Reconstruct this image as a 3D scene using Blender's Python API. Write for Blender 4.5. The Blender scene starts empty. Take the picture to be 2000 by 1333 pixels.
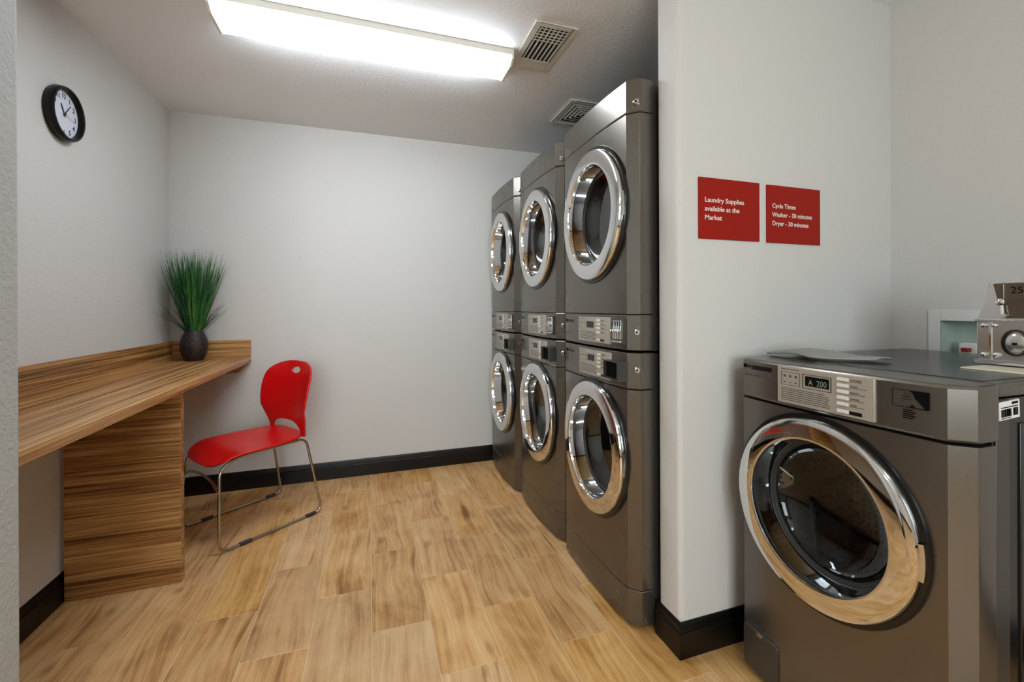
import bpy, bmesh, math, random
from mathutils import Vector, Matrix

random.seed(7)
sc = bpy.context.scene
COL = sc.collection
PI = math.pi

# ------------------------------------------------------------------ camera
F_PX, PPX, PPY = 840.0, 1000.0, 601.0          # focal length and principal point for a 2000x1333 frame
YAW, ROLL, CAM_H = math.radians(18.25), math.radians(0.25), 1.15
cd = bpy.data.cameras.new('camera')
cam = bpy.data.objects.new('camera', cd)
COL.objects.link(cam)
cd.sensor_fit = 'HORIZONTAL'
cd.sensor_width = 36.0
cd.lens = 36.0 * F_PX / 2000.0
cd.shift_y = -(666.5 - PPY) / 2000.0
cd.clip_start = 0.02
cam.matrix_world = (Matrix.Translation((0, 0, CAM_H)) @ Matrix.Rotation(-YAW, 4, 'Z')
                    @ Matrix.Rotation(PI / 2, 4, 'X') @ Matrix.Rotation(-ROLL, 4, 'Z'))
sc.camera = cam

# ------------------------------------------------------------------ world, daylight, exposure
world = bpy.data.worlds.new('world')
sc.world = world
world.use_nodes = True
wb = world.node_tree.nodes['Background']
wb.inputs[0].default_value = (0.75, 0.86, 1.0, 1)
wb.inputs[1].default_value = 1.0
sc.view_settings.view_transform = 'Standard'
sc.view_settings.look = 'None'
sc.view_settings.gamma = 1.0
sc.view_settings.use_curve_mapping = False
sc.view_settings.exposure = 0.0
LAMP_SIDE = 48.0       # emission of the upright lens sides, right beside the tubes
LAMP_MAIN = 28.0        # emission of the lamp diffuser over the alcove
LAMP_LOBBY = 15.0       # emission of the lamp diffuser in the lobby behind the camera
DAYLIGHT = 92.0        # watts of daylight entering through the lobby window
wl = bpy.data.lights.new('window_daylight', 'AREA')
wl.shape = 'RECTANGLE'
wl.size, wl.size_y = 1.5, 1.35
wl.energy = DAYLIGHT
wl.color = (0.92, 0.98, 1.0)
wlo = bpy.data.objects.new('window_daylight', wl)
COL.objects.link(wlo)
wlo.location = (-0.6, -2.47, 1.45)
wlo.rotation_euler = (-PI / 2, 0, PI)           # shines along +y into the lobby
try:
    sc.cycles.max_bounces = 8
    sc.cycles.glossy_bounces = 6
    sc.cycles.transparent_max_bounces = 12
    sc.cycles.sample_clamp_indirect = 6.0
    sc.cycles.caustics_reflective = False
    sc.cycles.caustics_refractive = False
except Exception:
    pass

# ------------------------------------------------------------------ node helpers
def srgb(r, g, b):
    def f(c):
        c /= 255.0
        return c / 12.92 if c <= 0.04045 else ((c + 0.055) / 1.055) ** 2.4
    return (f(r), f(g), f(b), 1.0)

def new_mat(name):
    m = bpy.data.materials.new(name)
    m.use_nodes = True
    nt = m.node_tree
    return m, nt, nt.nodes['Principled BSDF']

def plain(name, col, rough=0.5, metal=0.0, spec=0.5, coat=0.0):
    m, nt, b = new_mat(name)
    b.inputs['Base Color'].default_value = col
    b.inputs['Roughness'].default_value = rough
    b.inputs['Metallic'].default_value = metal
    b.inputs['Specular IOR Level'].default_value = spec
    b.inputs['Coat Weight'].default_value = coat
    b.inputs['Coat Roughness'].default_value = 0.08
    return m

def node(nt, typ, **kw):
    n = nt.nodes.new(typ)
    for k, v in kw.items():
        setattr(n, k, v)
    return n

def mapping(nt, scale, src='Object', offset=None):
    tc = node(nt, 'ShaderNodeTexCoord')
    mp = node(nt, 'ShaderNodeMapping')
    mp.inputs['Scale'].default_value = scale
    if offset is not None:
        add = node(nt, 'ShaderNodeVectorMath', operation='ADD')
        nt.links.new(tc.outputs[src], add.inputs[0])
        nt.links.new(offset, add.inputs[1])
        nt.links.new(add.outputs[0], mp.inputs['Vector'])
    else:
        nt.links.new(tc.outputs[src], mp.inputs['Vector'])
    return mp.outputs['Vector']

def noise(nt, vec, scale=1.0, detail=4.0, rough=0.55, dist=0.0):
    n = node(nt, 'ShaderNodeTexNoise')
    n.inputs['Scale'].default_value = scale
    n.inputs['Detail'].default_value = detail
    n.inputs['Roughness'].default_value = rough
    n.inputs['Distortion'].default_value = dist
    nt.links.new(vec, n.inputs['Vector'])
    return n.outputs['Fac']

def math_n(nt, op, a, b=None):
    n = node(nt, 'ShaderNodeMath', operation=op)
    for i, v in enumerate((a, b)):
        if v is None:
            continue
        if isinstance(v, (int, float)):
            n.inputs[i].default_value = v
        else:
            nt.links.new(v, n.inputs[i])
    return n.outputs[0]

def ramp(nt, fac, stops):
    r = node(nt, 'ShaderNodeValToRGB')
    el = r.color_ramp.elements
    while len(el) < len(stops):
        el.new(0.5)
    for e, (p, c) in zip(el, stops):
        e.position = p
        e.color = c
    nt.links.new(fac, r.inputs['Fac'])
    return r.outputs['Color']

def bump(nt, bsdf, height, strength=0.2, distance=0.01):
    b = node(nt, 'ShaderNodeBump')
    b.inputs['Strength'].default_value = strength
    b.inputs['Distance'].default_value = distance
    nt.links.new(height, b.inputs['Height'])
    nt.links.new(b.outputs['Normal'], bsdf.inputs['Normal'])

def paint(name, col, scale=75.0, strength=0.25, rough=0.75):
    m, nt, b = new_mat(name)
    b.inputs['Base Color'].default_value = col
    b.inputs['Roughness'].default_value = rough
    b.inputs['Specular IOR Level'].default_value = 0.25
    v = mapping(nt, (1, 1, 1))
    h = noise(nt, v, scale, 3.0, 0.55)
    bump(nt, b, h, strength, 0.006)
    return m

def wood_tile():
    m, nt, b = new_mat('wood_look_tile')
    oi = node(nt, 'ShaderNodeObjectInfo')
    rnd = oi.outputs['Random']
    cx = node(nt, 'ShaderNodeCombineXYZ')
    nt.links.new(math_n(nt, 'MULTIPLY', rnd, 37.0), cx.inputs[0])
    nt.links.new(math_n(nt, 'MULTIPLY', rnd, 91.0), cx.inputs[1])
    nt.links.new(math_n(nt, 'MULTIPLY', rnd, 13.0), cx.inputs[2])
    off = cx.outputs[0]
    # bend the grain: shift x by a slow noise
    wv = noise(nt, mapping(nt, (4.0, 2.0, 1), offset=off), 1.0, 1.0, 0.5)
    cw = node(nt, 'ShaderNodeCombineXYZ')
    nt.links.new(math_n(nt, 'MULTIPLY', math_n(nt, 'SUBTRACT', wv, 0.5), 0.10), cw.inputs[0])
    ofw = node(nt, 'ShaderNodeVectorMath', operation='ADD')
    nt.links.new(off, ofw.inputs[0])
    nt.links.new(cw.outputs[0], ofw.inputs[1])
    off2 = ofw.outputs[0]
    broad = noise(nt, mapping(nt, (16.0, 1.1, 1), offset=off2), 1.0, 2.0, 0.5, 0.25)
    rings = noise(nt, mapping(nt, (52.0, 1.8, 1), offset=off2), 1.0, 2.0, 0.55, 0.2)
    fine = noise(nt, mapping(nt, (190.0, 9.0, 1), offset=off2), 1.0, 4.0, 0.65, 0.2)
    cloud = noise(nt, mapping(nt, (7.0, 4.5, 1), offset=off), 1.0, 3.0, 0.55, 0.5)
    r2 = math_n(nt, 'FRACT', math_n(nt, 'MULTIPLY', rnd, 7.31))
    t = math_n(nt, 'ADD', math_n(nt, 'MULTIPLY', rings, 0.30), math_n(nt, 'MULTIPLY', fine, 0.22))
    t = math_n(nt, 'ADD', t, math_n(nt, 'MULTIPLY', cloud, 0.36))
    t = math_n(nt, 'ADD', t, math_n(nt, 'MULTIPLY', broad, 0.14))
    # some tiles carry a bold dark heartwood streak
    sk = node(nt, 'ShaderNodeMapRange')
    sk.inputs['From Min'].default_value = 0.60
    sk.inputs['From Max'].default_value = 0.72
    nt.links.new(broad, sk.inputs['Value'])
    amp = math_n(nt, 'MULTIPLY', math_n(nt, 'GREATER_THAN', r2, 0.45), 0.17)
    t = math_n(nt, 'SUBTRACT', t, math_n(nt, 'MULTIPLY', sk.outputs[0], amp))
    col = ramp(nt, t, [(0.30, srgb(122, 82, 46)), (0.40, srgb(172, 126, 78)), (0.49, srgb(206, 160, 108)),
                       (0.58, srgb(222, 181, 129)), (0.70, srgb(234, 200, 152))])
    kn = node(nt, 'ShaderNodeTexVoronoi', feature='F1')
    nt.links.new(mapping(nt, (6.0, 3.2, 1), offset=off), kn.inputs['Vector'])
    kn.inputs['Scale'].default_value = 1.0
    kd = math_n(nt, 'ADD', kn.outputs['Distance'], math_n(nt, 'MULTIPLY', math_n(nt, 'SUBTRACT', fine, 0.5), 0.18))
    kmask = ramp(nt, kd, [(0.0, (0.34, 0.30, 0.27, 1)), (0.055, (0.55, 0.5, 0.46, 1)), (0.15, (1, 1, 1, 1))])
    mx = node(nt, 'ShaderNodeMixRGB', blend_type='MULTIPLY')
    mx.inputs['Fac'].default_value = 0.75
    nt.links.new(col, mx.inputs['Color1'])
    nt.links.new(kmask, mx.inputs['Color2'])
    hsv = node(nt, 'ShaderNodeHueSaturation')
    nt.links.new(mx.outputs['Color'], hsv.inputs['Color'])
    nt.links.new(math_n(nt, 'ADD', 0.90, math_n(nt, 'MULTIPLY', rnd, 0.16)), hsv.inputs['Value'])
    nt.links.new(math_n(nt, 'ADD', 0.95, math_n(nt, 'MULTIPLY', math_n(nt, 'FRACT', math_n(nt, 'MULTIPLY', rnd, 5.7)), 0.16)), hsv.inputs['Saturation'])
    nt.links.new(hsv.outputs['Color'], b.inputs['Base Color'])
    b.inputs['Roughness'].default_value = 0.42
    b.inputs['Specular IOR Level'].default_value = 0.4
    bump(nt, b, fine, 0.06, 0.002)
    return m

def zebra(name, scale):
    """striped wood laminate; scale is small along the grain and large across it"""
    m, nt, b = new_mat(name)
    v = mapping(nt, scale)
    fine = noise(nt, v, 1.0, 5.0, 0.65, 0.15)
    v2 = mapping(nt, tuple(s * 0.22 for s in scale))
    broad = noise(nt, v2, 1.0, 3.0, 0.5, 0.2)
    t = math_n(nt, 'ADD', math_n(nt, 'MULTIPLY', fine, 0.62), math_n(nt, 'MULTIPLY', broad, 0.38))
    col = ramp(nt, t, [(0.36, srgb(84, 52, 24)), (0.45, srgb(138, 94, 50)), (0.53, srgb(182, 134, 80)), (0.63, srgb(218, 176, 120))])
    nt.links.new(col, b.inputs['Base Color'])
    b.inputs['Roughness'].default_value = 0.35
    b.inputs['Specular IOR Level'].default_value = 0.45
    return m

def glassy(name, tint, ior=1.6, rough=0.0):
    m = bpy.data.materials.new(name)
    m.use_nodes = True
    nt = m.node_tree
    nt.nodes.clear()
    out = node(nt, 'ShaderNodeOutputMaterial')
    tr = node(nt, 'ShaderNodeBsdfTransparent')
    tr.inputs[0].default_value = tint
    gl = node(nt, 'ShaderNodeBsdfGlossy')
    gl.inputs['Roughness'].default_value = rough
    gl.inputs['Color'].default_value = (0.9, 0.92, 0.93, 1)
    lw = node(nt, 'ShaderNodeLayerWeight')
    f2 = math_n(nt, 'POWER', lw.outputs['Facing'], 3.5)
    f0 = ((ior - 1) / (ior + 1)) ** 2
    fac = math_n(nt, 'ADD', f0, math_n(nt, 'MULTIPLY', f2, 1 - f0))      # Schlick-like reflectance, same from both sides
    mx = node(nt, 'ShaderNodeMixShader')
    nt.links.new(fac, mx.inputs[0])
    nt.links.new(tr.outputs[0], mx.inputs[1])
    nt.links.new(gl.outputs[0], mx.inputs[2])
    nt.links.new(mx.outputs[0], out.inputs[0])
    return m

def lamp_mat(name, col, strength, side):
    """diffuser lit by two tubes: brighter along each tube"""
    m, nt, b = new_mat(name)
    tc = node(nt, 'ShaderNodeTexCoord')
    sp = node(nt, 'ShaderNodeSeparateXYZ')
    nt.links.new(tc.outputs['Object'], sp.inputs[0])
    d = math_n(nt, 'ABSOLUTE', math_n(nt, 'SUBTRACT', math_n(nt, 'ABSOLUTE', sp.outputs[1]), 0.048))
    ex = math_n(nt, 'ABSOLUTE', sp.outputs[0])
    fade = ramp(nt, d, [(0.0, (1, 1, 1, 1)), (0.06, (0.72, 0.72, 0.72, 1))])
    endf = ramp(nt, ex, [(0.50, (1, 1, 1, 1)), (0.60, (0.45, 0.45, 0.45, 1))])
    # the upright sides of the lens stand right beside the tubes and glow brighter
    edge = math_n(nt, 'GREATER_THAN', math_n(nt, 'ABSOLUTE', sp.outputs[1]), 0.0955)
    k = math_n(nt, 'ADD', strength, math_n(nt, 'MULTIPLY', edge, side - strength))
    s = math_n(nt, 'MULTIPLY', math_n(nt, 'MULTIPLY', fade, endf), k)
    b.inputs['Base Color'].default_value = (0.8, 0.8, 0.78, 1)
    b.inputs['Roughness'].default_value = 0.4
    b.inputs['Emission Color'].default_value = col
    nt.links.new(s, b.inputs['Emission Strength'])
    return m

def brushed(name, col, rough=0.3, metal=0.9):
    """satin metallic enamel with a faint unevenness of its gloss"""
    m, nt, b = new_mat(name)
    n = noise(nt, mapping(nt, (6, 6, 6)), 1.0, 2.0, 0.5)
    b.inputs['Base Color'].default_value = col
    b.inputs['Metallic'].default_value = metal
    r = math_n(nt, 'ADD', rough - 0.03, math_n(nt, 'MULTIPLY', n, 0.06))
    nt.links.new(r, b.inputs['Roughness'])
    return m

def drum_mat(name, col, dots):
    m, nt, b = new_mat(name)
    b.inputs['Metallic'].default_value = 0.9
    b.inputs['Roughness'].default_value = 0.28
    if dots:
        v = node(nt, 'ShaderNodeTexVoronoi', feature='F1')
        nt.links.new(mapping(nt, (1, 1, 1)), v.inputs['Vector'])
        v.inputs['Scale'].default_value = 55.0
        v.inputs['Randomness'].default_value = 0.25
        c = ramp(nt, v.outputs['Distance'], [(0.22, (0.01, 0.01, 0.01, 1)), (0.30, col)])
        nt.links.new(c, b.inputs['Base Color'])
    else:
        b.inputs['Base Color'].default_value = col
    return m

M = {}
M['wall'] = paint('wall_paint', srgb(211, 209, 206))
M['wall_end'] = paint('wall_paint_coarse', srgb(188, 190, 188), 95, 0.6)
M['ceiling'] = paint('ceiling_paint', srgb(241, 243, 245), 55, 0.28)
M['base'] = plain('black_baseboard', srgb(15, 12, 12), 0.32, 0, 0.32)
M['tile'] = wood_tile()
M['grout'] = plain('grout', srgb(222, 198, 160), 0.9)
M['lam_y'] = zebra('laminate_along_y', (150, 1.6, 150))
M['lam_x'] = zebra('laminate_along_x', (1.6, 150, 150))
M['lam_panel'] = zebra('laminate_panel', (2.2, 150, 105))
M['grey'] = brushed('graphite_enamel', srgb(116, 112, 106), 0.27, 0.85)
M['grey_dark'] = brushed('graphite_side', srgb(84, 82, 78), 0.36, 0.7)
M['black_gloss'] = plain('black_gloss', srgb(16, 16, 16), 0.22, 0, 0.5)
M['black'] = plain('black_matte', srgb(6, 6, 6), 0.8, 0, 0.1)
M['rubber'] = plain('rubber', srgb(38, 38, 38), 0.55)
M['chrome'] = plain('chrome', (0.78, 0.79, 0.80, 1), 0.045, 1.0)
M['chrome_dull'] = plain('chrome_dull', (0.62, 0.62, 0.61, 1), 0.2, 1.0)
M['tube'] = plain('chair_tube', srgb(176, 168, 156), 0.2, 1.0)
M['silver'] = plain('silver_plate', srgb(176, 170, 158), 0.38, 0.35)
M['print'] = plain('dark_print', srgb(72, 68, 64), 0.6)
M['button'] = plain('button_white', srgb(214, 212, 205), 0.45)
M['display'] = plain('display', srgb(10, 12, 12), 0.15)
M['digits'] = plain('digits', srgb(112, 132, 122), 0.5)
M['glass'] = glassy('washer_glass', (0.82, 0.81, 0.79, 1), 1.45, 0.0)
M['glass_dryer'] = glassy('dryer_glass', (0.66, 0.65, 0.63, 1), 1.55, 0.02)
M['glass_clear'] = glassy('clear_glass', (0.93, 0.95, 0.95, 1), 1.45)
M['drum'] = drum_mat('drum_steel', (0.16, 0.155, 0.15, 1), True)
M['drum_plain'] = drum_mat('drum_plain', (0.24, 0.236, 0.228, 1), False)
M['white'] = plain('white_plastic', srgb(226, 226, 224), 0.4)
M['cream'] = plain('cream_reflection', srgb(225, 217, 194), 0.5)  # colour of the painted reflection under the coin box
M['fixture'] = plain('fixture_white', srgb(226, 223, 212), 0.5)
M['lamp'] = lamp_mat('lamp_diffuser', (0.90, 0.97, 1.03, 1), LAMP_MAIN, LAMP_SIDE)
M['lamp2'] = lamp_mat('lamp_diffuser_lobby', (0.92, 0.99, 1.0, 1), LAMP_LOBBY, LAMP_LOBBY * 2.5)
M['red'] = plain('red_plastic', srgb(214, 8, 14), 0.32, 0, 0.5)
M['sign'] = plain('red_sign', srgb(152, 20, 3), 0.5, 0, 0.25)
M['sign_edge'] = plain('letter_white', srgb(232, 222, 214), 0.5)
M['green'] = None
M['vase'] = None
M['clock_case'] = plain('clock_case', srgb(12, 9, 9), 0.3, 0, 0.3)
M['clock_face'] = plain('clock_face', srgb(214, 219, 232), 0.6)
M['ink'] = plain('clock_ink', srgb(34, 34, 40), 0.6)
M['red_hand'] = plain('second_hand', srgb(214, 120, 120), 0.5)
M['lid_grey'] = plain('lid_grey', srgb(140, 139, 134), 0.32)
M['valve_red'] = plain('valve_red', srgb(150, 10, 24), 0.4)
M['box_green'] = plain('box_plastic', srgb(186, 200, 192), 0.5)
M['vent'] = plain('vent_white', srgb(214, 210, 200), 0.5)
M['dark'] = plain('duct_dark', srgb(14, 13, 12), 0.9)

m, nt, b = new_mat('grass_green')
v = mapping(nt, (40, 40, 2.2))
cgr = ramp(nt, noise(nt, v, 1.0, 2.0), [(0.32, srgb(12, 48, 28)), (0.5, srgb(26, 98, 48)), (0.70, srgb(88, 132, 58))])
nt.links.new(cgr, b.inputs['Base Color'])
b.inputs['Roughness'].default_value = 0.5
M['green'] = m
m, nt, b = new_mat('vase_bronze')
vv = mapping(nt, (1, 1, 2.4))
h = noise(nt, vv, 95.0, 3.0, 0.6)
nt.links.new(ramp(nt, h, [(0.38, srgb(26, 20, 21)), (0.72, srgb(84, 74, 73))]), b.inputs['Base Color'])
b.inputs['Roughness'].default_value = 0.34
b.inputs['Metallic'].default_value = 0.5
bump(nt, b, h, 0.7, 0.004)
M['vase'] = m

# ------------------------------------------------------------------ mesh helpers
class MB:
    def __init__(self):
        self.v, self.f = [], []

    def add(self, verts, faces):
        o = len(self.v)
        self.v += [tuple(p) for p in verts]
        self.f += [tuple(i + o for i in f) for f in faces]
        return self

    def box(self, x0, x1, y0, y1, z0, z1):
        vs = [(x, y, z) for z in (z0, z1) for y in (y0, y1) for x in (x0, x1)]
        return self.add(vs, [(0, 2, 3, 1), (4, 5, 7, 6), (0, 1, 5, 4), (2, 6, 7, 3), (0, 4, 6, 2), (1, 3, 7, 5)])

    def prism(self, pts, axis, a, b, close=True):
        """extrude a closed 2D outline along an axis ('x': pts are (y,z); 'y': (x,z); 'z': (x,y))"""
        def P(p, t):
            return {'x': (t, p[0], p[1]), 'y': (p[0], t, p[1]), 'z': (p[0], p[1], t)}[axis]
        n = len(pts)
        vs = [P(p, a) for p in pts] + [P(p, b) for p in pts]
        fs = [(i, (i + 1) % n, n + (i + 1) % n, n + i) for i in range(n)]
        if close:
            fs += [tuple(range(n - 1, -1, -1)), tuple(range(n, 2 * n))]
        return self.add(vs, fs)

    def sheet(self, rows, closed_u=False):
        nr, nc = len(rows), len(rows[0])
        vs = [p for r in rows for p in r]
        fs = []
        for i in range(nr - 1):
            for j in range(nc if closed_u else nc - 1):
                k = (j + 1) % nc
                fs.append((i * nc + j, i * nc + k, (i + 1) * nc + k, (i + 1) * nc + j))
        return self.add(vs, fs)

    def lathe_x(self, prof, cy, cz, ry, rz, n=72, cap_end=False):
        """prof: list of (rho, x); ellipse of half-axes ry, rz times rho around (cy, cz)"""
        rows = []
        for rho, x in prof:
            rows.append([(x, cy + ry * rho * math.cos(2 * PI * k / n), cz + rz * rho * math.sin(2 * PI * k / n)) for k in range(n)])
        self.sheet(rows, True)
        if cap_end:
            o = len(self.v) - n
            self.f.append(tuple(range(o, o + n)))
        return self

    def lathe_z(self, prof, cx=0, cy=0, n=40, caps=True):
        rows = [[(cx + r * math.cos(2 * PI * k / n), cy + r * math.sin(2 * PI * k / n), z) for k in range(n)] for r, z in prof]
        o = len(self.v)
        self.sheet(rows, True)
        if caps:
            self.f.append(tuple(range(o + n - 1, o - 1, -1)))
            e = len(self.v) - n
            self.f.append(tuple(range(e, e + n)))
        return self

    def tube(self, path, r, n=10, closed=False, caps=True):
        P = [Vector(p) for p in path]
        L = len(P)
        rows = []
        up = None
        for i in range(L):
            if closed:
                t = (P[(i + 1) % L] - P[i - 1]).normalized()
            else:
                t = (P[min(i + 1, L - 1)] - P[max(i - 1, 0)]).normalized()
            if up is None:
                up = Vector((0, 0, 1)) if abs(t.z) < 0.9 else Vector((1, 0, 0))
            s = t.cross(up).normalized()
            up = s.cross(t).normalized()
            rr = r[i] if isinstance(r, (list, tuple)) else r
            rows.append([tuple(P[i] + (s * math.cos(2 * PI * k / n) + up * math.sin(2 * PI * k / n)) * rr) for k in range(n)])
        if closed:
            rows.append(rows[0])
        o = len(self.v)
        self.sheet(rows, True)
        if caps and not closed:
            self.f.append(tuple(range(o + n - 1, o - 1, -1)))
            e = len(self.v) - n
            self.f.append(tuple(range(e, e + n)))
        return self

    def mesh(self, name, smooth=None):
        me = bpy.data.meshes.new(name)
        me.from_pydata(self.v, [], self.f)
        bm = bmesh.new()
        bm.from_mesh(me)
        bmesh.ops.remove_doubles(bm, verts=bm.verts, dist=1e-6)
        bmesh.ops.recalc_face_normals(bm, faces=bm.faces)
        bm.to_mesh(me)
        bm.free()
        if smooth is not None:
            me.polygons.foreach_set('use_smooth', [True] * len(me.polygons))
            me.set_sharp_from_angle(angle=math.radians(smooth))
        return me

    def build(self, name, mat, parent=None, smooth=None, bevel=0.0, seg=2, flip=False):
        me = self.mesh(name, smooth)
        if flip:
            me.flip_normals()
        return link(name, me, mat, parent, bevel, seg)

def link(name, me, mat, parent=None, bevel=0.0, seg=2):
    o = bpy.data.objects.new(name, me)
    if mat is not None:
        me.materials.clear()
        me.materials.append(M[mat])
    COL.objects.link(o)
    if parent is not None:
        o.parent = parent
    if bevel > 0:
        bv = o.modifiers.new('bevel', 'BEVEL')
        bv.width = bevel
        bv.segments = seg
        bv.limit_method = 'ANGLE'
        bv.angle_limit = math.radians(35)
        bv.harden_normals = False
        me.polygons.foreach_set('use_smooth', [True] * len(me.polygons))
        me.set_sharp_from_angle(angle=math.radians(50))
    return o

def box(name, mat, x0, x1, y0, y1, z0, z1, parent=None, bevel=0.0, seg=2):
    return MB().box(x0, x1, y0, y1, z0, z1).build(name, mat, parent, None, bevel, seg)

def thing(name, label, cat, loc=(0, 0, 0), rz=0.0, group=None):
    o = bpy.data.objects.new(name, None)
    o.empty_display_size = 0.1
    COL.objects.link(o)
    o.location = loc
    o.rotation_euler = (0, 0, rz)
    return tag(o, label, cat, group)

def tag(o, label, cat, group=None, kind=None):
    o['label'] = label
    o['category'] = cat
    if group:
        o['group'] = group
    if kind:
        o['kind'] = kind
    return o

def struct(o, label=None):
    o['kind'] = 'structure'
    if label:
        o['label'] = label
    return o

def dup(root, loc, label):
    r = root.copy()
    COL.objects.link(r)
    r.location = loc
    r['label'] = label
    for ch in list(root.children):
        c = ch.copy()
        COL.objects.link(c)
        c.parent = r
        for g in list(ch.children):
            d = g.copy()
            COL.objects.link(d)
            d.parent = c
    return r

def text_mesh(body, size, fn, extrude=0.0006, align='LEFT', xs=1.0, bold=0.0, spacing=1.0):
    """lettering as a mesh; fn maps (u along the line, v up, n out of the face) to a 3D point"""
    cu = bpy.data.curves.new('lettering', 'FONT')
    cu.body = body
    cu.size = size
    cu.align_x = align
    cu.extrude = extrude
    cu.offset = bold
    cu.space_line = spacing
    cu.resolution_u = 3
    ob = bpy.data.objects.new('lettering', cu)
    COL.objects.link(ob)
    dg = bpy.context.evaluated_depsgraph_get()
    me = bpy.data.meshes.new_from_object(ob.evaluated_get(dg))
    bpy.data.objects.remove(ob)
    bpy.data.curves.remove(cu)
    for vv_ in me.vertices:
        vv_.co = Vector(fn(vv_.co.x * xs, vv_.co.y, vv_.co.z))
    return me

def implicit_sheet(f, s0, s1, ns, z0, z1, nz):
    """marching squares over a grid: the flat region where f(s, z) > 0"""
    S = [s0 + (s1 - s0) * i / ns for i in range(ns + 1)]
    Z = [z0 + (z1 - z0) * j / nz for j in range(nz + 1)]
    val = [[f(s, z) for z in Z] for s in S]
    vid, verts, faces = {}, [], []

    def gv(key, p):
        if key not in vid:
            vid[key] = len(verts)
            verts.append(p)
        return vid[key]
    for i in range(ns):
        for j in range(nz):
            cs = [(i, j), (i + 1, j), (i + 1, j + 1), (i, j + 1)]
            poly = []
            for k in range(4):
                a, b_ = cs[k], cs[(k + 1) % 4]
                va, vb = val[a[0]][a[1]], val[b_[0]][b_[1]]
                if va > 0:
                    poly.append(gv(('c',) + a, (S[a[0]], Z[a[1]])))
                if (va > 0) != (vb > 0):
                    lo, hi = (a, b_) if a < b_ else (b_, a)
                    vl, vh = val[lo[0]][lo[1]], val[hi[0]][hi[1]]
                    t = min(max(vl / (vl - vh), 0.02), 0.98)
                    p = (S[lo[0]] + (S[hi[0]] - S[lo[0]]) * t, Z[lo[1]] + (Z[hi[1]] - Z[lo[1]]) * t)
                    poly.append(gv(('e',) + lo + hi, p))
            if len(poly) >= 3:
                faces.append(tuple(poly))
    return verts, faces

# ------------------------------------------------------------------ room shell
CEIL = 2.36
XL, XR, YB = -1.16, 2.0, 3.14          # alcove left wall, right wall, back wall
YF, XLF = -2.4, -2.2                   # lobby wall behind the camera, lobby left wall
T = 0.12
WY0, WY1 = 1.17, 1.284                 # right partition (with the signs)
LY0, LY1, LX = 1.056, 1.17, -0.69      # left partition end
PX0 = 0.964

fl = struct(box('floor', 'grout', XLF - T, XR + T, YF - T, YB + T, -0.06, -0.0016))
struct(box('ceiling', 'ceiling', XLF - T, XR + T, YF - T, YB + T, CEIL, CEIL + 0.1))
struct(box('wall_back', 'wall', XL - T, XR + T, YB, YB + T, -0.06, CEIL))
struct(box('wall_left', 'wall', XL - T, XL, LY1 - 0.05, YB, -0.06, CEIL))
OY0, OY1, OZ0, OZ1 = 0.835, 1.012, 0.955, 1.094       # hole for the outlet box
wr = MB()
wr.box(XR, XR + T, YF - T, OY0, -0.06, CEIL).box(XR, XR + T, OY1, YB, -0.06, CEIL)
wr.box(XR, XR + T, OY0, OY1, -0.06, OZ0).box(XR, XR + T, OY0, OY1, OZ1, CEIL)
struct(wr.build('wall_right', 'wall'))
rad = 0.018
cor = []
for cx_, cy_, a0 in ((PX0 + rad, WY0 + rad, PI), (PX0 + rad, WY1 - rad, PI / 2)):
    pts = [(cx_ + rad * math.cos(a0 + k * PI / 12), cy_ + rad * math.sin(a0 + k * PI / 12)) for k in range(7)]
    cor.append(pts)
outline = cor[0] + [(XR, WY0), (XR, WY1)] + cor[1]
struct(MB().prism(outline, 'z', -0.06, CEIL).build('wall_partition_right', 'wall', None, 40))
struct(box('wall_partition_left', 'wall_end', XLF, LX, LY0, LY1, -0.06, CEIL, None, 0.012, 3))
struct(box('wall_lobby_left', 'wall', XLF - T, XLF, YF - T, LY0, -0.06, CEIL))
# lobby wall behind the camera with a window opening
wx0, wx1, wz0, wz1 = -1.4, 0.2, 0.75, 2.15
wf = MB()
wf.box(XLF, wx0, YF - T, YF, -0.06, CEIL).box(wx1, XR, YF - T, YF, -0.06, CEIL)
wf.box(wx0, wx1, YF - T, YF, -0.06, wz0).box(wx0, wx1, YF - T, YF, wz1, CEIL)
struct(wf.build('wall_front', 'wall'))
win = bpy.data.objects.new('window_1', None)
COL.objects.link(win)
struct(win)
fr = MB()
for (a, b2, c, d) in ((wx0, wx0 + 0.05, wz0, wz1), (wx1 - 0.05, wx1, wz0, wz1), (wx0, wx1, wz0, wz0 + 0.05), (wx0, wx1, wz1 - 0.05, wz1), (-0.62, -0.58, wz0, wz1)):
    fr.box(a, b2, YF - 0.06, YF - 0.01, c, d)
fr.build('window_frame', 'white', win)
box('window_pane', 'glass_clear', wx0 + 0.05, -0.62, YF - 0.04, YF - 0.034, wz0 + 0.05, wz1 - 0.05, win)
box('window_pane', 'glass_clear', -0.58, wx1 - 0.05, YF - 0.04, YF - 0.034, wz0 + 0.05, wz1 - 0.05, win)

def baseboard(name, p0, p1, nrm, ext0=0.0, ext1=0.0):
    """p0->p1 along the wall foot, nrm points into the room"""
    prof = [(0, 0), (0.014, 0), (0.014, 0.080), (0.0125, 0.082), (0.0095, 0.083), (0.0095, 0.086), (0.0075, 0.104), (0.004, 0.112), (0, 0.113)]
    p0, p1, nv = Vector(p0), Vector(p1), Vector(nrm)
    d = (p1 - p0).normalized()
    rows = []
    for (e, p, s) in ((ext0, p0, -1), (ext1, p1, 1)):
        rows.append([tuple((p + nv * q + d * s * (q if e else 0)).to_3d() + Vector((0, 0, z))) for q, z in prof])
    mb = MB()
    n = len(prof)
    mb.add(rows[0] + rows[1], [(i, (i + 1) % n, n + (i + 1) % n, n + i) for i in range(n)] + [tuple(range(n)), tuple(range(2 * n - 1, n - 1, -1))])
    return struct(mb.build(name, 'base'))

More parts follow.
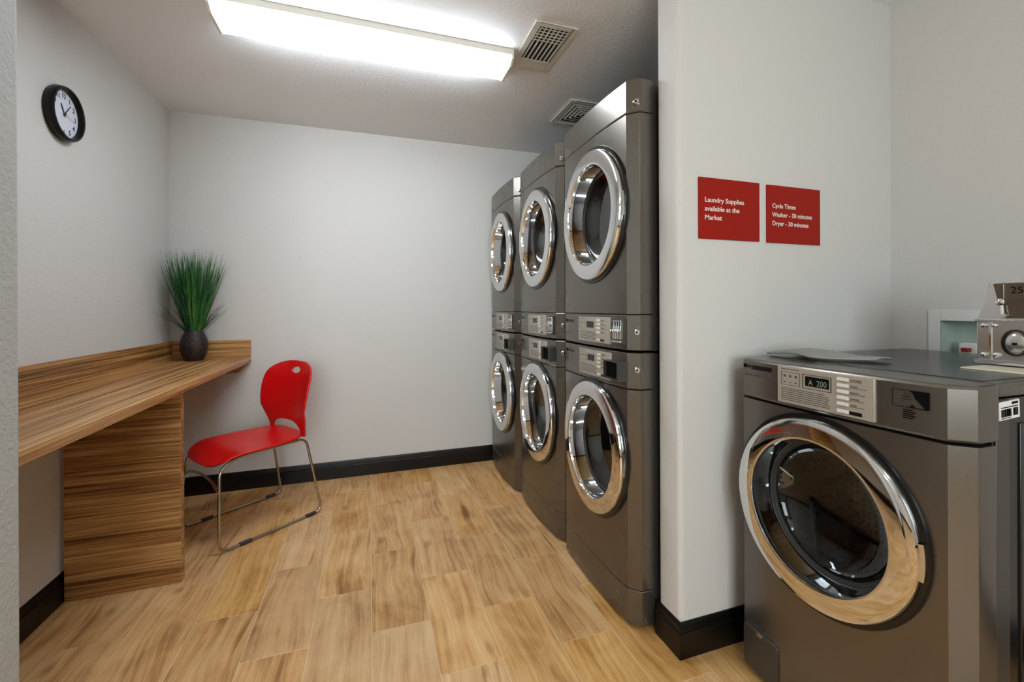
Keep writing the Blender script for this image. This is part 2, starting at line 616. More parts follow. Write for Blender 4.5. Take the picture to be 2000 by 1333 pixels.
baseboard('baseboard_back', (XL, YB), (XR, YB), (0, -1))
baseboard('baseboard_left', (XL, LY1), (XL, YB), (1, 0))
baseboard('baseboard_partition_right', (PX0, WY0), (XR, WY0), (0, -1), 1, 0)
baseboard('baseboard_partition_end', (PX0, WY0), (PX0, WY1), (-1, 0), 1, 0)
baseboard('baseboard_partition_left', (XLF, LY0), (LX, LY0), (0, -1), 0, 1)
baseboard('baseboard_opening_left', (LX, LY0), (LX, LY1), (1, 0), 1, 0)
baseboard('baseboard_right', (XR, YF), (XR, WY0), (-1, 0))
baseboard('baseboard_lobby_left', (XLF, YF), (XLF, LY0), (1, 0))
baseboard('baseboard_front', (XLF, YF), (XR, YF), (0, 1))

# ------------------------------------------------------------------ floor tiles (each one a part of the floor)
TW, TL, G = 0.2045, 0.5115, 0.0026
def tile_mesh(w, l):
    hw, hl, c = w / 2, l / 2, 0.0009
    z0, z1 = -0.0016, 0.0
    mb = MB()
    mb.add([(-hw, -hl, z0), (hw, -hl, z0), (hw, hl, z0), (-hw, hl, z0),
            (-hw + c, -hl + c, z1), (hw - c, -hl + c, z1), (hw - c, hl - c, z1), (-hw + c, hl - c, z1)],
           [(4, 5, 6, 7), (0, 1, 5, 4), (1, 2, 6, 5), (2, 3, 7, 6), (3, 0, 4, 7)])
    me = mb.mesh('tile')
    me.materials.append(M['tile'])
    return me
full_tile = tile_mesh(TW - G, TL - G)
def add_tile(x0, x1, y0, y1):
    if x1 - x0 < 0.012 or y1 - y0 < 0.012:
        return
    if abs(x1 - x0 - TW) < 1e-4 and abs(y1 - y0 - TL) < 1e-4:
        me = full_tile
    else:
        me = tile_mesh(x1 - x0 - G, y1 - y0 - G)
    o = bpy.data.objects.new('tile', me)
    o.location = ((x0 + x1) / 2, (y0 + y1) / 2, 0)
    COL.objects.link(o)
    o.parent = fl
for i in range(-11, 11):
    ya = (1.602 if i % 2 == 0 else 1.858) - 8 * TL
    for j in range(14):
        x0, x1 = i * TW, (i + 1) * TW
        y0, y1 = ya + j * TL, ya + (j + 1) * TL
        xl = XL if y1 > LY1 + 0.05 else XLF
        a0, a1, b0, b1 = max(x0, xl), min(x1, XR), max(y0, YF), min(y1, YB)
        if a1 <= a0 or b1 <= b0:
            continue
        if a0 >= 1.0 and b0 >= 1.28:       # wholly under the dryers
            continue
        add_tile(a0, a1, b0, b1)

# ------------------------------------------------------------------ laundry machines
HW = 0.289                             # half width of a machine
FLAT = 0.255                           # where the corner facet begins
def bow(y):
    return 0.012 * (y / FLAT) ** 2
NB = 20
def fascia_outline(back):
    pts = [(bow(-FLAT + 2 * FLAT * k / NB), -FLAT + 2 * FLAT * k / NB) for k in range(NB + 1)]
    pts = [(back, -HW), (0.052, -HW), (0.045, -HW + 0.002)] + pts + [(0.045, HW - 0.002), (0.052, HW), (back, HW)]
    return pts

def band(name, mat, z0, z1, root, back=0.10, bevel=0.003):
    """a strip of the bowed front with softened upper and lower edges"""
    pts = fascia_outline(back)
    def ring(z, e):
        return [(x + (e if x < back - 1e-6 else 0), y * (1 - e / HW), z) for x, y in pts]
    rows = [ring(z0, bevel), ring(z0 + bevel * 0.35, bevel * 0.35), ring(z0 + bevel, 0), ring(z1 - bevel, 0), ring(z1 - bevel * 0.35, bevel * 0.35), ring(z1, bevel)]
    mb = MB()
    mb.sheet(rows, True)
    n = len(pts)
    mb.f.append(tuple(range(n)))
    mb.f.append(tuple(range(5 * n, 6 * n)))
    return mb.build(name, mat, root, 20)

def door_panel(name, mat, z0, z1, cz, cy, ry, rz, root):
    """bowed front panel with a round opening, facets and returns"""
    mb = MB()
    n = 96
    inner, outer = [], []
    for k in range(n):
        a = 2 * PI * k / n
        cy_, sz = math.cos(a), math.sin(a)
        yi, zi = cy + ry * cy_, cz + rz * sz
        ts = []
        if cy_ > 1e-9: ts.append((FLAT - cy) / cy_)
        if cy_ < -1e-9: ts.append((-FLAT - cy) / cy_)
        if sz > 1e-9: ts.append((z1 - cz) / sz)
        if sz < -1e-9: ts.append((z0 - cz) / sz)
        t = min(ts)
        outer.append((cy + t * cy_, cz + t * sz))
        inner.append((yi, zi))
    corners = [(FLAT, z1), (-FLAT, z1), (-FLAT, z0), (FLAT, z0)]
    for c in corners:                  # snap the nearest ray end to each corner
        k = min(range(n), key=lambda q: (outer[q][0] - c[0]) ** 2 + (outer[q][1] - c[1]) ** 2)
        outer[k] = c
    rows = []
    for s in range(7):
        u = s / 6
        rows.append([(bow(p[0] + (q[0] - p[0]) * u), p[0] + (q[0] - p[0]) * u, p[1] + (q[1] - p[1]) * u) for p, q in zip(inner, outer)])
    rows.insert(0, [(0.05, p[0], p[1]) for p in inner])
    mb.sheet(rows, True)
    for s in (-1, 1):
        xs = [(bow(FLAT), s * FLAT), (0.045, s * (HW - 0.002)), (0.052, s * HW), (0.10, s * HW)]
        for (xa, ya_), (xb, yb) in zip(xs[:-1], xs[1:]):
            mb.add([(xa, ya_, z0), (xb, yb, z0), (xb, yb, z1), (xa, ya_, z1)], [(0, 1, 2, 3)])
    for zz in (z0, z1):                # top and bottom returns
        pts = fascia_outline(0.10)
        mb.add([(p[0], p[1], zz) for p in pts], [tuple(range(len(pts)))])
    return mb.build(name, mat, root, 18)

def open_cabinet(mat, x0, x1, z0, z1, inset, root):
    mb = MB()
    y0, y1 = -HW + inset, HW - inset
    vs = [(x, y, z) for z in (z0, z1) for y in (y0, y1) for x in (x0, x1)]
    mb.add(vs, [(0, 2, 3, 1), (4, 5, 7, 6), (0, 1, 5, 4), (2, 6, 7, 3), (1, 3, 7, 5)])
    o = mb.build('cabinet', mat, root)
    md_ = o.modifiers.new('thick', 'SOLIDIFY')
    md_.thickness = 0.003
    md_.offset = -1
    return o

def facet_point(x_frac, z):
    """a point on the near corner facet and its outward direction"""
    p = Vector((bow(FLAT), -FLAT, z)).lerp(Vector((0.045, -HW + 0.002, z)), x_frac)
    return p, Vector((-0.70, -0.71, 0))

def machine_door(root, cy, cz, ry, rz, mat_drum, depth, glass_in, baffles, glass='glass_dryer'):
    """chrome door ring with its black rim, bowl glass, latch, plus the drum behind it"""
    prof = [(1.0, 0.006), (1.0, -0.009), (0.996, -0.0145), (0.985, -0.0185), (0.965, -0.0205), (0.91, -0.0220), (0.85, -0.0230),
            (0.80, -0.0236), (0.782, -0.0236), (0.772, -0.0225), (0.766, -0.019), (0.755, 0.0), (0.742, 0.022), (0.728, 0.046), (0.718, 0.058)]
    door = MB().lathe_x(prof, cy, cz, ry, rz, 96).build('door', 'chrome', root, 30)
    door['label'] = 'round chrome door ring'
    rim = MB().lathe_x([(1.002, 0.012), (1.05, 0.010), (1.055, 0.002), (1.045, -0.003), (1.002, -0.004)], cy, cz, ry, rz, 96)
    rim.build('door_rim', 'black_gloss', door, 40)
    MB().lathe_x([(0.728, 0.044), (0.700, 0.046), (0.690, 0.052), (0.705, 0.062)], cy, cz, ry, rz, 72).build('door_gasket', 'rubber', door, 40)
    gp = [(0.705 * math.cos(t * PI / 2 / 14), 0.046 + glass_in * math.sin(t * PI / 2 / 14)) for t in range(14)] + [(0.01, 0.046 + glass_in)]
    MB().lathe_x(gp, cy, cz, ry, rz, 72, True).build('door_glass', glass, door, 60)
    la = MB()
    for s in (-1, 1):
        la.add([], [])
    rows = []
    for (rho, x) in ((1.005, 0.004), (1.03, 0.0), (1.03, -0.010), (1.0, -0.013), (0.985, -0.014)):
        rows.append([(x, cy + ry * rho * math.cos(PI + a), cz + rz * rho * math.sin(PI + a)) for a in [(-0.16 + 0.32 * k / 8) for k in range(9)]])
    la.sheet(rows)
    la.build('door_latch', 'chrome_dull', door, 40)
    drum = MB().lathe_x([(0.80, 0.055), (0.93, 0.075), (0.96, 0.10), (0.96, depth - 0.03), (0.92, depth), (0.35, depth + 0.01), (0.30, depth - 0.01), (0.05, depth - 0.015)], cy, cz, ry, rz, 72, True)
    dr = drum.build('drum', mat_drum, root, 35)
    for k in range(3):
        a = PI / 2 + k * 2 * PI / 3 + 0.5
        mb = MB()
        def q(rho, da, x):
            return (x, cy + ry * rho * math.cos(a + da), cz + rz * rho * math.sin(a + da))
        mb.add([q(0.955, -0.22, 0.12), q(0.955, 0.22, 0.12), q(0.955, 0.22, depth - 0.02), q(0.955, -0.22, depth - 0.02),
                q(0.76, -0.07, 0.15), q(0.76, 0.07, 0.15), q(0.76, 0.07, depth - 0.05), q(0.76, -0.07, depth - 0.05)],
               [(0, 1, 5, 4), (1, 2, 6, 5), (2, 3, 7, 6), (3, 0, 4, 7), (4, 5, 6, 7)])
        if baffles:
            mb.build('baffle', mat_drum, dr, None, 0.006, 2)
    return door

def fmap(x, y0, z0):
    """text map for the machine fronts: the line runs towards -y, letters face -x"""
    return lambda u, v, n: (x - n, y0 - u, z0 + v)

def control_plate(root, y0, y1, z0, z1, big):
    """silver plate with print, display and buttons; y0 is the end farther from the viewer"""
    W, Hh = y0 - y1, z1 - z0
    X = min(bow(y0), bow(y1), 0) - 0.0035
    pl = box('control_plate', 'silver', X, 0.02, y1, y0, z0, z1, root, 0.0015)
    pl['label'] = 'silver control plate'
    Y = lambda u: y0 - u * W
    Z = lambda v: z1 - v * Hh
    ds = box('display', 'display', X - 0.0012, X + 0.002, Y(0.585 if big else 0.52), Y(0.335 if big else 0.30), Z(0.43), Z(0.18), pl)
    if big:
        me = text_mesh('A  200', 0.022, fmap(X - 0.0014, Y(0.37), Z(0.40)), 0.0002, xs=0.82)
        link('display_digits', me, 'digits', pl)
        fr_ = MB()
        for (u0, u1, v0, v1) in ((0.30, 0.31, 0.13, 0.5), (0.60, 0.61, 0.13, 0.5), (0.30, 0.61, 0.13, 0.145), (0.30, 0.61, 0.49, 0.505)):
            fr_.box(X - 0.0006, X + 0.002, Y(u1), Y(u0), Z(v1), Z(v0))
        fr_.build('display_frame', 'print', pl)
    nb = 5 if big else 4
    for k in range(nb):
        v0 = 0.075 + k * (0.148 if big else 0.155)
        box('button', 'button', X - 0.003, X + 0.002, Y(0.775 if big else 0.72), Y(0.665 if big else 0.62), Z(v0 + (0.085 if big else 0.1)), Z(v0), pl, 0.001)
    box('button', 'button', X - 0.003, X + 0.002, Y(0.775 if big else 0.72), Y(0.665 if big else 0.62), Z(0.93), Z(0.845), pl, 0.001)
    box('start_label', 'black_gloss', X - 0.0007, X + 0.002, Y(0.895 if big else 0.84), Y(0.782 if big else 0.73), Z(0.935), Z(0.85), pl)
    pr = MB()
    rr = random.Random(3)
    for k in range(7):                  # paragraphs of small print
        v = 0.58 + k * 0.052
        u1 = 0.60 - (0.25 * rr.random() if k in (0, 6) else 0.04 * rr.random())
        pr.box(X - 0.0005, X + 0.002, Y(u1), Y(0.05), Z(v + 0.016), Z(v))
    for k in range(nb):
        v = 0.10 + k * (0.148 if big else 0.155)
        u0 = 0.79 if big else 0.75
        pr.box(X - 0.0005, X + 0.002, Y(u0 + 0.05 + 0.06 * rr.random()), Y(u0), Z(v + 0.022), Z(v))
        pr.box(X - 0.0005, X + 0.002, Y(u0 + 0.09 + 0.05 * rr.random()), Y(u0), Z(v + 0.055), Z(v + 0.042))
    pr.box(X - 0.0005, X + 0.002, Y(0.26), Y(0.05), Z(0.075), Z(0.058))
    for (a, c) in ((0.05, 0.27),):
        pr.box(X - 0.0005, X + 0.002, Y(c), Y(a), Z(0.148), Z(0.141))
        pr.box(X - 0.0005, X + 0.002, Y(c), Y(a), Z(0.497), Z(0.490))
        pr.box(X - 0.0005, X + 0.002, Y(a + 0.005), Y(a), Z(0.497), Z(0.141))
        pr.box(X - 0.0005, X + 0.002, Y(c), Y(c - 0.005), Z(0.497), Z(0.141))
    for q in range(3):
        u = 0.08 + q * 0.066
        pr.box(X - 0.0005, X + 0.002, Y(u + 0.024), Y(u), Z(0.28), Z(0.22))
        pr.box(X - 0.0005, X + 0.002, Y(u + 0.026), Y(u - 0.002), Z(0.43), Z(0.41))
    pr.build('plate_print', 'print', pl)
    return pl

def logo(root, y, z, s, bar_y0, bar_y1, bar_z0, bar_z1):
    """round emblem, letters and dark badge, laid onto the bowed face"""
    mb = MB()
    n = 20
    ring = [(y + s * 0.5 * math.cos(2 * PI * k / n), z + s * 0.55 * math.sin(2 * PI * k / n)) for k in range(n)]
    mb.add([(bow(a) - 0.0012, a, c) for a, c in ring] + [(bow(a) + 0.003, a, c) for a, c in ring],
           [tuple(range(n))] + [(k, (k + 1) % n, n + (k + 1) % n, n + k) for k in range(n)])
    mb.build('logo_disc', 'black', root)
    yl = y - s * 0.75
    link('logo_letters', text_mesh('LG', s * 1.05, lambda u, v, q: (bow(yl - u) - 0.0010 - q, yl - u, z - s * 0.36 + v), 0.0002, xs=0.9, bold=0.0003), 'black', root)
    box('badge', 'black_gloss', min(bow(bar_y0), bow(bar_y1)) - 0.0006, 0.02, bar_y1, bar_y0, bar_z0, bar_z1, root)

def lock(root, z):
    p, d = facet_point(0.78, z)
    mb = MB()
    mb.tube([p - d * 0.003, p + d * 0.006, p + d * 0.009], [0.011, 0.011, 0.008], 16)
    o = mb.build('key_lock', 'chrome_dull', root, 35)
    MB().tube([p + d * 0.0085, p + d * 0.0100], [0.0035, 0.0035], 8).build('keyhole', 'black', o)

DOOR_DY, D_RY, D_RZ = -0.026, 0.234, 0.262
BZ = 0.016
def lower_dryer():
    t = thing('clothes_dryer', '', 'dryer', group='stacked dryers')
    band('kick_panel', 'grey', BZ, 0.141, t)
    door_panel('front_panel', 'grey', 0.144, 0.853, 0.5875, DOOR_DY, D_RY * 0.80, D_RZ * 0.80, t)
    band('control_strip', 'grey', 0.856, 0.986, t, 0.10)
    open_cabinet('grey_dark', 0.090, 0.82, BZ, 0.982, 0.006, t)
    for xx in (0.16, 0.76):
        for yy in (-0.24, 0.24):
            MB().lathe_z([(0.022, 0), (0.022, 0.008), (0.012, 0.009), (0.012, BZ + 0.004)], xx, yy, 14).build('foot', 'rubber', t)
    machine_door(t, DOOR_DY, 0.5875, D_RY, D_RZ, 'drum_plain', 0.50, 0.020, False)
    control_plate(t, 0.085, -0.165, 0.872, 0.976, False)
    logo(t, 0.232, 0.955, 0.014, 0.205, 0.150, 0.949, 0.960)
    # projecting shroud around the coin opening
    y0, y1, z0, z1 = -0.157, -0.247, 0.884, 0.952
    sh = MB()
    sh.box(-0.026, 0.01, y1 - 0.012, y1, z0, z1).box(-0.026, 0.01, y0, y0 + 0.003, z0, z1)
    sh.box(-0.026, 0.01, y1, y0, z1 - 0.003, z1).box(-0.026, 0.01, y1, y0, z0, z0 + 0.006)
    so = sh.build('coin_shroud', 'grey_dark', t)
    box('coin_opening_shade', 'black', -0.014, 0.012, y1, y0, z0 + 0.006, z1 - 0.003, so)  # solid black block; the opening's inner shade is put into its colour
    lock(t, 0.925)
    return t

def upper_dryer():
    t = thing('clothes_dryer', '', 'dryer', group='stacked dryers')
    b0 = 0.0                            # its own base stands on the lower dryer
    band('control_strip', 'grey', b0 + 0.002, 0.130, t)
    door_panel('front_panel', 'grey', 0.133, 0.846, 0.529, DOOR_DY, D_RY * 0.80, D_RZ * 0.80, t)
    band('top_cap', 'grey', 0.849, 0.972, t, 0.10, 0.006)
    open_cabinet('grey_dark', 0.090, 0.82, b0, 0.952, 0.006, t)
    machine_door(t, DOOR_DY, 0.529, D_RY, D_RZ, 'drum_plain', 0.50, 0.020, False)
    control_plate(t, 0.092, -0.163, 0.017, 0.118, False)
    logo(t, 0.236, 0.098, 0.014, 0.208, 0.153, 0.092, 0.103)
    # coin slide with four chrome coin tracks
    y0, y1, z0, z1 = -0.180, -0.250, 0.022, 0.115
    cs = box('coin_slide', 'grey_dark', -0.002, 0.02, y1, y0, z0, z1, t, 0.001)
    box('coin_tray', 'chrome_dull', -0.012, 0.002, y1 + 0.004, y0 - 0.004, z0 + 0.006, z0 + 0.014, cs, 0.002)
    for k in range(4):
        yy = y0 - 0.012 - k * 0.0152
        box('coin_track', 'chrome_dull', -0.006, 0.0, yy - 0.005, yy + 0.005, z0 + 0.018, z1 - 0.006, cs, 0.001)
        MB().tube([(-0.005, yy, z0 + 0.048), (-0.017, yy, z0 + 0.048), (-0.019, yy, z0 + 0.048)], [0.0055, 0.0055, 0.003], 12).build('coin_knob', 'chrome', cs, 35)
        box('coin_slot', 'black', -0.0068, 0.0, yy - 0.0015, yy + 0.0015, z0 + 0.066, z0 + 0.084, cs)
    lock(t, 0.068)
    lock(t, 0.885)
    return t

STK = [(0.861, 1.589), (0.856, 2.199), (0.840, 2.796)]
lo = lower_dryer()
up_ = upper_dryer()
spots = ['beside the partition with the red signs', 'in the middle of the row', 'against the back wall']
for k, (fx, cy0) in enumerate(STK):
    ll = 'graphite front-loading dryer, bottom of the stack ' + spots[k]
    ul = 'graphite front-loading dryer, top of the stack ' + spots[k]
    if k == 0:
        lo.location = (fx, cy0, 0)
        up_.location = (fx, cy0, 0.992)
        lo['label'], up_['label'] = ll, ul
    else:
        dup(lo, (fx, cy0, 0), ll)
        dup(up_, (fx, cy0, 0.992), ul)

# ------------------------------------------------------------------ the washer in front
WX, WYC = 1.118, 0.8165
wm = thing('washing_machine', 'large graphite front-loading washer with chrome door beside the red signs', 'washing machine', (WX, WYC, 0))
door_panel('front_panel', 'grey', 0.022, 0.862, 0.603, 0.014, 0.232 * 0.80, 0.247 * 0.80, wm)
band('control_strip', 'grey', 0.866, 0.986, wm, 0.11, 0.008)
cab = open_cabinet('black_gloss', 0.095, 0.83, 0.022, 0.955, 0.004, wm)
for s_ in (-1, 1):
    box('cabinet_edge', 'grey_dark', 0.104, 0.150, min(s_ * (HW - 0.004), s_ * (HW - 0.001)), max(s_ * (HW - 0.004), s_ * (HW - 0.001)), 0.022, 0.953, wm, 0.001)
box('side_panel', 'black_gloss', 0.190, 0.79, -HW + 0.0005, -HW + 0.006, 0.07, 0.90, wm, 0.002)
top = box('top_lid', 'grey', 0.112, 0.835, -HW + 0.001, HW - 0.001, 0.957, 0.987, wm, 0.008, 3)
top['label'] = 'glossy dark top panel'
box('top_inset', 'black_gloss', 0.122, 0.80, -HW + 0.03, HW - 0.03, 0.986, 0.9885, top, 0.001)
for xx in (0.16, 0.76):
    for yy in (-0.24, 0.24):
        MB().lathe_z([(0.022, 0), (0.022, 0.01), (0.012, 0.011), (0.012, 0.026)], xx, yy, 14).build('foot', 'rubber', wm)
machine_door(wm, 0.014, 0.603, 0.235, 0.247, 'drum', 0.42, 0.070, True, 'glass')
control_plate(wm, 0.122, -0.129, 0.877, 0.980, True)
logo(wm, 0.248, 0.9635, 0.0115, 0.218, 0.147, 0.9555, 0.968)
ln = MB()
ln.box(0.0045, 0.02, 0.147, 0.25, 0.936, 0.9368)
ln.box(0.0030, 0.02, 0.172, 0.205, 0.941, 0.946).box(0.0030, 0.02, 0.147, 0.158, 0.940, 0.947)
ln.build('badge_line', 'print', wm)
# picture of a hand loading coins, printed on the strip
hx = bow(-0.195) - 0.0028
pr = MB()
hy0, hy1, hz0, hz1 = -0.1605, -0.2265, 0.926, 0.964
for (a, b2, c, d) in ((hy0, hy0 - 0.0008, hz0, hz1), (hy1 + 0.0008, hy1, hz0, hz1), (hy0, hy1, hz0, hz0 + 0.0008), (hy0, hy1, hz1 - 0.0008, hz1)):
    pr.box(hx, 0.015, b2, a, c, d)
pr.add([(hx, hy0 - u * 0.066, hz0 + v * 0.038) for u, v in ((0.48, 1), (1, 1), (1, 0.02), (0.93, 0.02), (0.74, 0.42), (0.66, 0.55), (0.58, 0.86))], [(0, 1, 2, 3, 4, 5, 6)])
pr.add([(hx, hy0 - u * 0.066, hz0 + v * 0.038) for u, v in ((0.5, 0.02), (0.63, 0.02), (0.57, 0.2))], [(0, 1, 2)])
for (u0, u1, v) in ((0.3, 0.5, 0.62), (0.34, 0.5, 0.78), (0.28, 0.52, 0.46), (0.28, 0.31, 0.3)):
    pr.box(hx, 0.015, hy0 - u1 * 0.066, hy0 - u0 * 0.066, hz0 + v * 0.038, hz0 + v * 0.038 + 0.0007)
for k in range(5):
    pr.box(hx, 0.015, hy0 - 0.020 - 0.018 - 0.004 * (k % 2), hy0 - 0.020, 0.920 - k * 0.0045, 0.9215 - k * 0.0045)
pr.build('coin_picture', 'black', wm)
# drain cover low on the far side
fp = MB()
fy0, fy1, fz0, fz1 = 0.246, 0.128, 0.03, 0.157
def ro(y0, y1, z0, z1, r, n=5):
    out = []
    for (cy_, cz_, a0) in ((y1 + r, z0 + r, PI), (y0 - r, z0 + r, 1.5 * PI), (y0 - r, z1 - r, 0), (y1 + r, z1 - r, PI / 2)):
        out += [(cy_ + r * math.cos(a0 + k * PI / 2 / n), cz_ + r * math.sin(a0 + k * PI / 2 / n)) for k in range(n + 1)]
    return out
gb = MB()
gb.prism(ro(fy0 + 0.0015, fy1 - 0.0015, fz0 - 0.0015, fz1 + 0.0015, 0.012), 'x', 0.0005, 0.014)
fc = gb.build('drain_cover', 'grey', wm, 30)
MB().prism(ro(fy0, fy1, fz0, fz1, 0.011), 'x', -0.0016, 0.013).build('cover_plate', 'grey_dark', fc, 30, 0.0012)
MB().prism(ro(0.200, 0.178, 0.146, 0.156, 0.004), 'x', -0.003, 0.0).build('cover_catch', 'chrome_dull', fc, 30)
# bar code sticker on the near side
stx, stz = 1.265 - WX, 0.932
st = MB()
sy = -HW + 0.0005
def sr_(u, v):
    c_, s_ = math.cos(0.05), math.sin(0.05)
    return (stx + u * c_ - v * s_, stz + u * s_ + v * c_)
def flat(mb, u0, u1, v0, v1, y):
    P = [sr_(u0, v0), sr_(u1, v0), sr_(u1, v1), sr_(u0, v1)]
    mb.prism(P, 'y', y, sy + 0.004)
flat(st, -0.036, 0.036, -0.019, 0.019, sy - 0.0012)
stk = st.build('barcode_sticker', 'white', wm)
bars = MB()
u = -0.030
rr = random.Random(11)
while u < 0.030:
    w_ = rr.choice((0.0008, 0.0013, 0.002))
    if not (0.006 < u < 0.010):
        flat(bars, u, u + w_, -0.013, 0.003, sy - 0.0016)
    u += w_ + rr.choice((0.0008, 0.0012))
flat(bars, -0.030, 0.030, 0.0055, 0.0075, sy - 0.0016)
flat(bars, 0.008, 0.030, 0.011, 0.016, sy - 0.0016)
flat(bars, -0.030, 0.004, -0.0165, -0.015, sy - 0.0016)
bars.build('barcode', 'black', stk)

# ------------------------------------------------------------------ detergent lid lying on the washer
lz = 0.9888
lid = MB()
back_e, front_e = [], []
N = 24
for k in range(N + 1):
    u = k / N
    yb = 1.078 + (0.828 - 1.078) * u
    xb = 1.40 + 0.02 * u
    xf = 1.235 + 0.115 * (max(0, (u - 0.55)) / 0.45) ** 1.2 if u > 0.55 else 1.235 + 0.012 * math.sin(u / 0.55 * PI)
    zh = 0.010 + 0.012 * math.sin(min(u / 0.65, 1) * PI)
    back_e.append((xb, yb, zh))
    front_e.append((xf, yb, zh))
rows = []
NJ = 8
for k in range(N + 1):
    (xb, yb, zh), (xf, _, _) = back_e[k], front_e[k]
    rows.append([(xf + (xb - xf) * j / NJ, yb, lz + 0.006 + zh * (0.35 + 0.65 * math.sin(PI * (j + 0.6) / (NJ + 1.2)))) for j in range(NJ + 1)])
lid.sheet(rows)
lo_ = lid.build('dispenser_lid', 'lid_grey', None, 50)
sm = lo_.modifiers.new('thick', 'SOLIDIFY')
sm.thickness = 0.005
sm.offset = -1
tag(lo_, 'thin curved grey lid lying on top of the front washer', 'lid')

# ------------------------------------------------------------------ coin box on the washer
cb = thing('coin_box', 'chrome coin box with 25 cent slot standing on the front washer', 'coin box', (1.55, 0.62, 0.9886))
zt, zm = 0.218, 0.118
y0, y1 = 0.088, -0.088                  # far and near end
box('lock_case', 'chrome_dull', 0.0, 0.14, y1, y0, 0.012, zm, cb, 0.002)
box('case_flange', 'chrome', -0.006, 0.0, y1 - 0.002, y0 + 0.002, 0.004, 0.014, cb)
box('case_strip', 'chrome', -0.004, 0.0, y0 - 0.030, y0 - 0.026, 0.014, zm, cb)
hop = MB()
hop.add([(0, y0, zm), (0, y1, zm), (0, y1 + 0.026, zt), (0, y0 - 0.026, zt), (0.12, y0, zm), (0.12, y1, zm), (0.10, y1 + 0.026, zt), (0.10, y0 - 0.026, zt)],
        [(0, 1, 2, 3), (4, 7, 6, 5), (0, 3, 7, 4), (1, 5, 6, 2), (3, 2, 6, 7), (0, 4, 5, 1)])
ho = hop.build('hopper', 'chrome', cb, None, 0.002)
box('hopper_ledge', 'chrome_dull', -0.006, 0.0, y1 - 0.001, y0 + 0.001, zm - 0.004, zm + 0.003, cb, 0.001)
fpn = MB()
fpn.add([(-0.003, y0 - 0.052, zm + 0.006), (-0.003, y1 + 0.03, zm + 0.006), (-0.003, y1 + 0.03, zt - 0.004), (-0.003, y0 - 0.034, zt - 0.004)], [(0, 1, 2, 3)])
bronze = plain('bronze_face', srgb(104, 92, 76), 0.3, 0.7)
M['bronze'] = bronze
fo = fpn.build('slot_face', 'bronze', cb)
link('slot_lettering', text_mesh('25\u00a2', 0.024, fmap(-0.0036, y0 - 0.066, zm + 0.070), 0.0002), 'black', fo)
link('slot_lettering', text_mesh('COIN RETURN', 0.0095, fmap(-0.0036, y0 - 0.056, zm + 0.048), 0.0002), 'print', fo)
box('slot', 'chrome', -0.006, 0.0, y0 - 0.056, y0 - 0.054, zm + 0.055, zm + 0.094, cb)
MB().tube([(-0.004, y0 - 0.052, zm + 0.048), (-0.016, y0 - 0.052, zm + 0.048), (-0.018, y0 - 0.052, zm + 0.048)], [0.009, 0.009, 0.006], 14).build('return_knob', 'chrome', cb, 35)
MB().tube([(-0.012, y0 - 0.053, zm + 0.044), (-0.014, y0 - 0.056, zm + 0.016)], 0.0035, 8).build('return_lever', 'chrome', cb, 40)
MB().tube([(-0.004, y0 - 0.057, zm + 0.014), (-0.016, y0 - 0.057, zm + 0.014)], [0.008, 0.006], 12).build('return_button', 'chrome', cb, 40)
lk = MB().lathe_x([(1.0, 0.0), (1.0, -0.006), (0.86, -0.007), (0.84, -0.002)], 0.013, 0.062, 0.026, 0.034, 36).build('lock_ring', 'black_gloss', cb, 40)
MB().lathe_x([(1.0, 0.0), (0.98, -0.006), (0.8, -0.008), (0.05, -0.009)], 0.011, 0.062, 0.019, 0.024, 32, True).build('lock_core', 'chrome_dull', cb, 40)
box('lock_keyway', 'black', -0.0105, -0.008, 0.008, 0.016, 0.057, 0.062, cb)
for (yy, zz, r_) in ((y0 - 0.040, 0.028, 0.007), (y0 - 0.016, 0.028, 0.006), (y0 - 0.016, 0.105, 0.006), (y0 - 0.036, 0.105, 0.005)):
    MB().tube([(0.0, yy, zz), (-0.006, yy, zz), (-0.008, yy, zz)], [r_, r_, r_ * 0.5], 14).build('bolt', 'chrome', cb, 40)
base = MB().box(1.44, 1.70, 0.545, 0.690, 0.9886, 0.9926).build('reflection_strip', 'cream', None, None, 0.001)  # added cream sheet, standing in for a reflection on the washer top
base.name = 'reflection_plate'
tag(base, 'cream plate added as a painted reflection under the chrome coin box', 'plate')
cb.location.z = 0.9926

# ------------------------------------------------------------------ recessed outlet box in the right wall
ob_ = thing('washer_outlet_box', 'white framed recessed outlet box with red valve on the right wall', 'outlet box', (XR, 0.9235, 0.955))
oh, ow, of = OZ1 - OZ0, (OY1 - OY0) / 2, 0.036
fm = MB()
for (a, b2, c, d) in ((ow, ow + of, -of, oh + of + 0.004), (-ow - of, -ow, -of, oh + of + 0.004), (-ow, ow, oh, oh + of + 0.004), (-ow, ow, -of, 0.0)):
    fm.box(-0.005, -0.0005, a, b2, c, d)
fm.build('frame', 'white', ob_, None, 0.0015)
tub = MB()
g_ = 0.001
P_ = [(x, y, z) for x in (-0.003, 0.075) for y in (-ow + g_, ow - g_) for z in (g_, oh - g_)]
tub.add(P_, [(0, 1, 5, 4), (2, 6, 7, 3), (0, 4, 6, 2), (1, 3, 7, 5), (4, 5, 7, 6)])
tub.build('recess_tub', 'box_green', ob_)
box('valve_body', 'white', 0.030, 0.070, 0.0, 0.055, 0.006, 0.062, ob_, 0.006)
box('valve_handle', 'valve_red', 0.008, 0.030, 0.016, 0.038, 0.030, 0.044, ob_, 0.003)

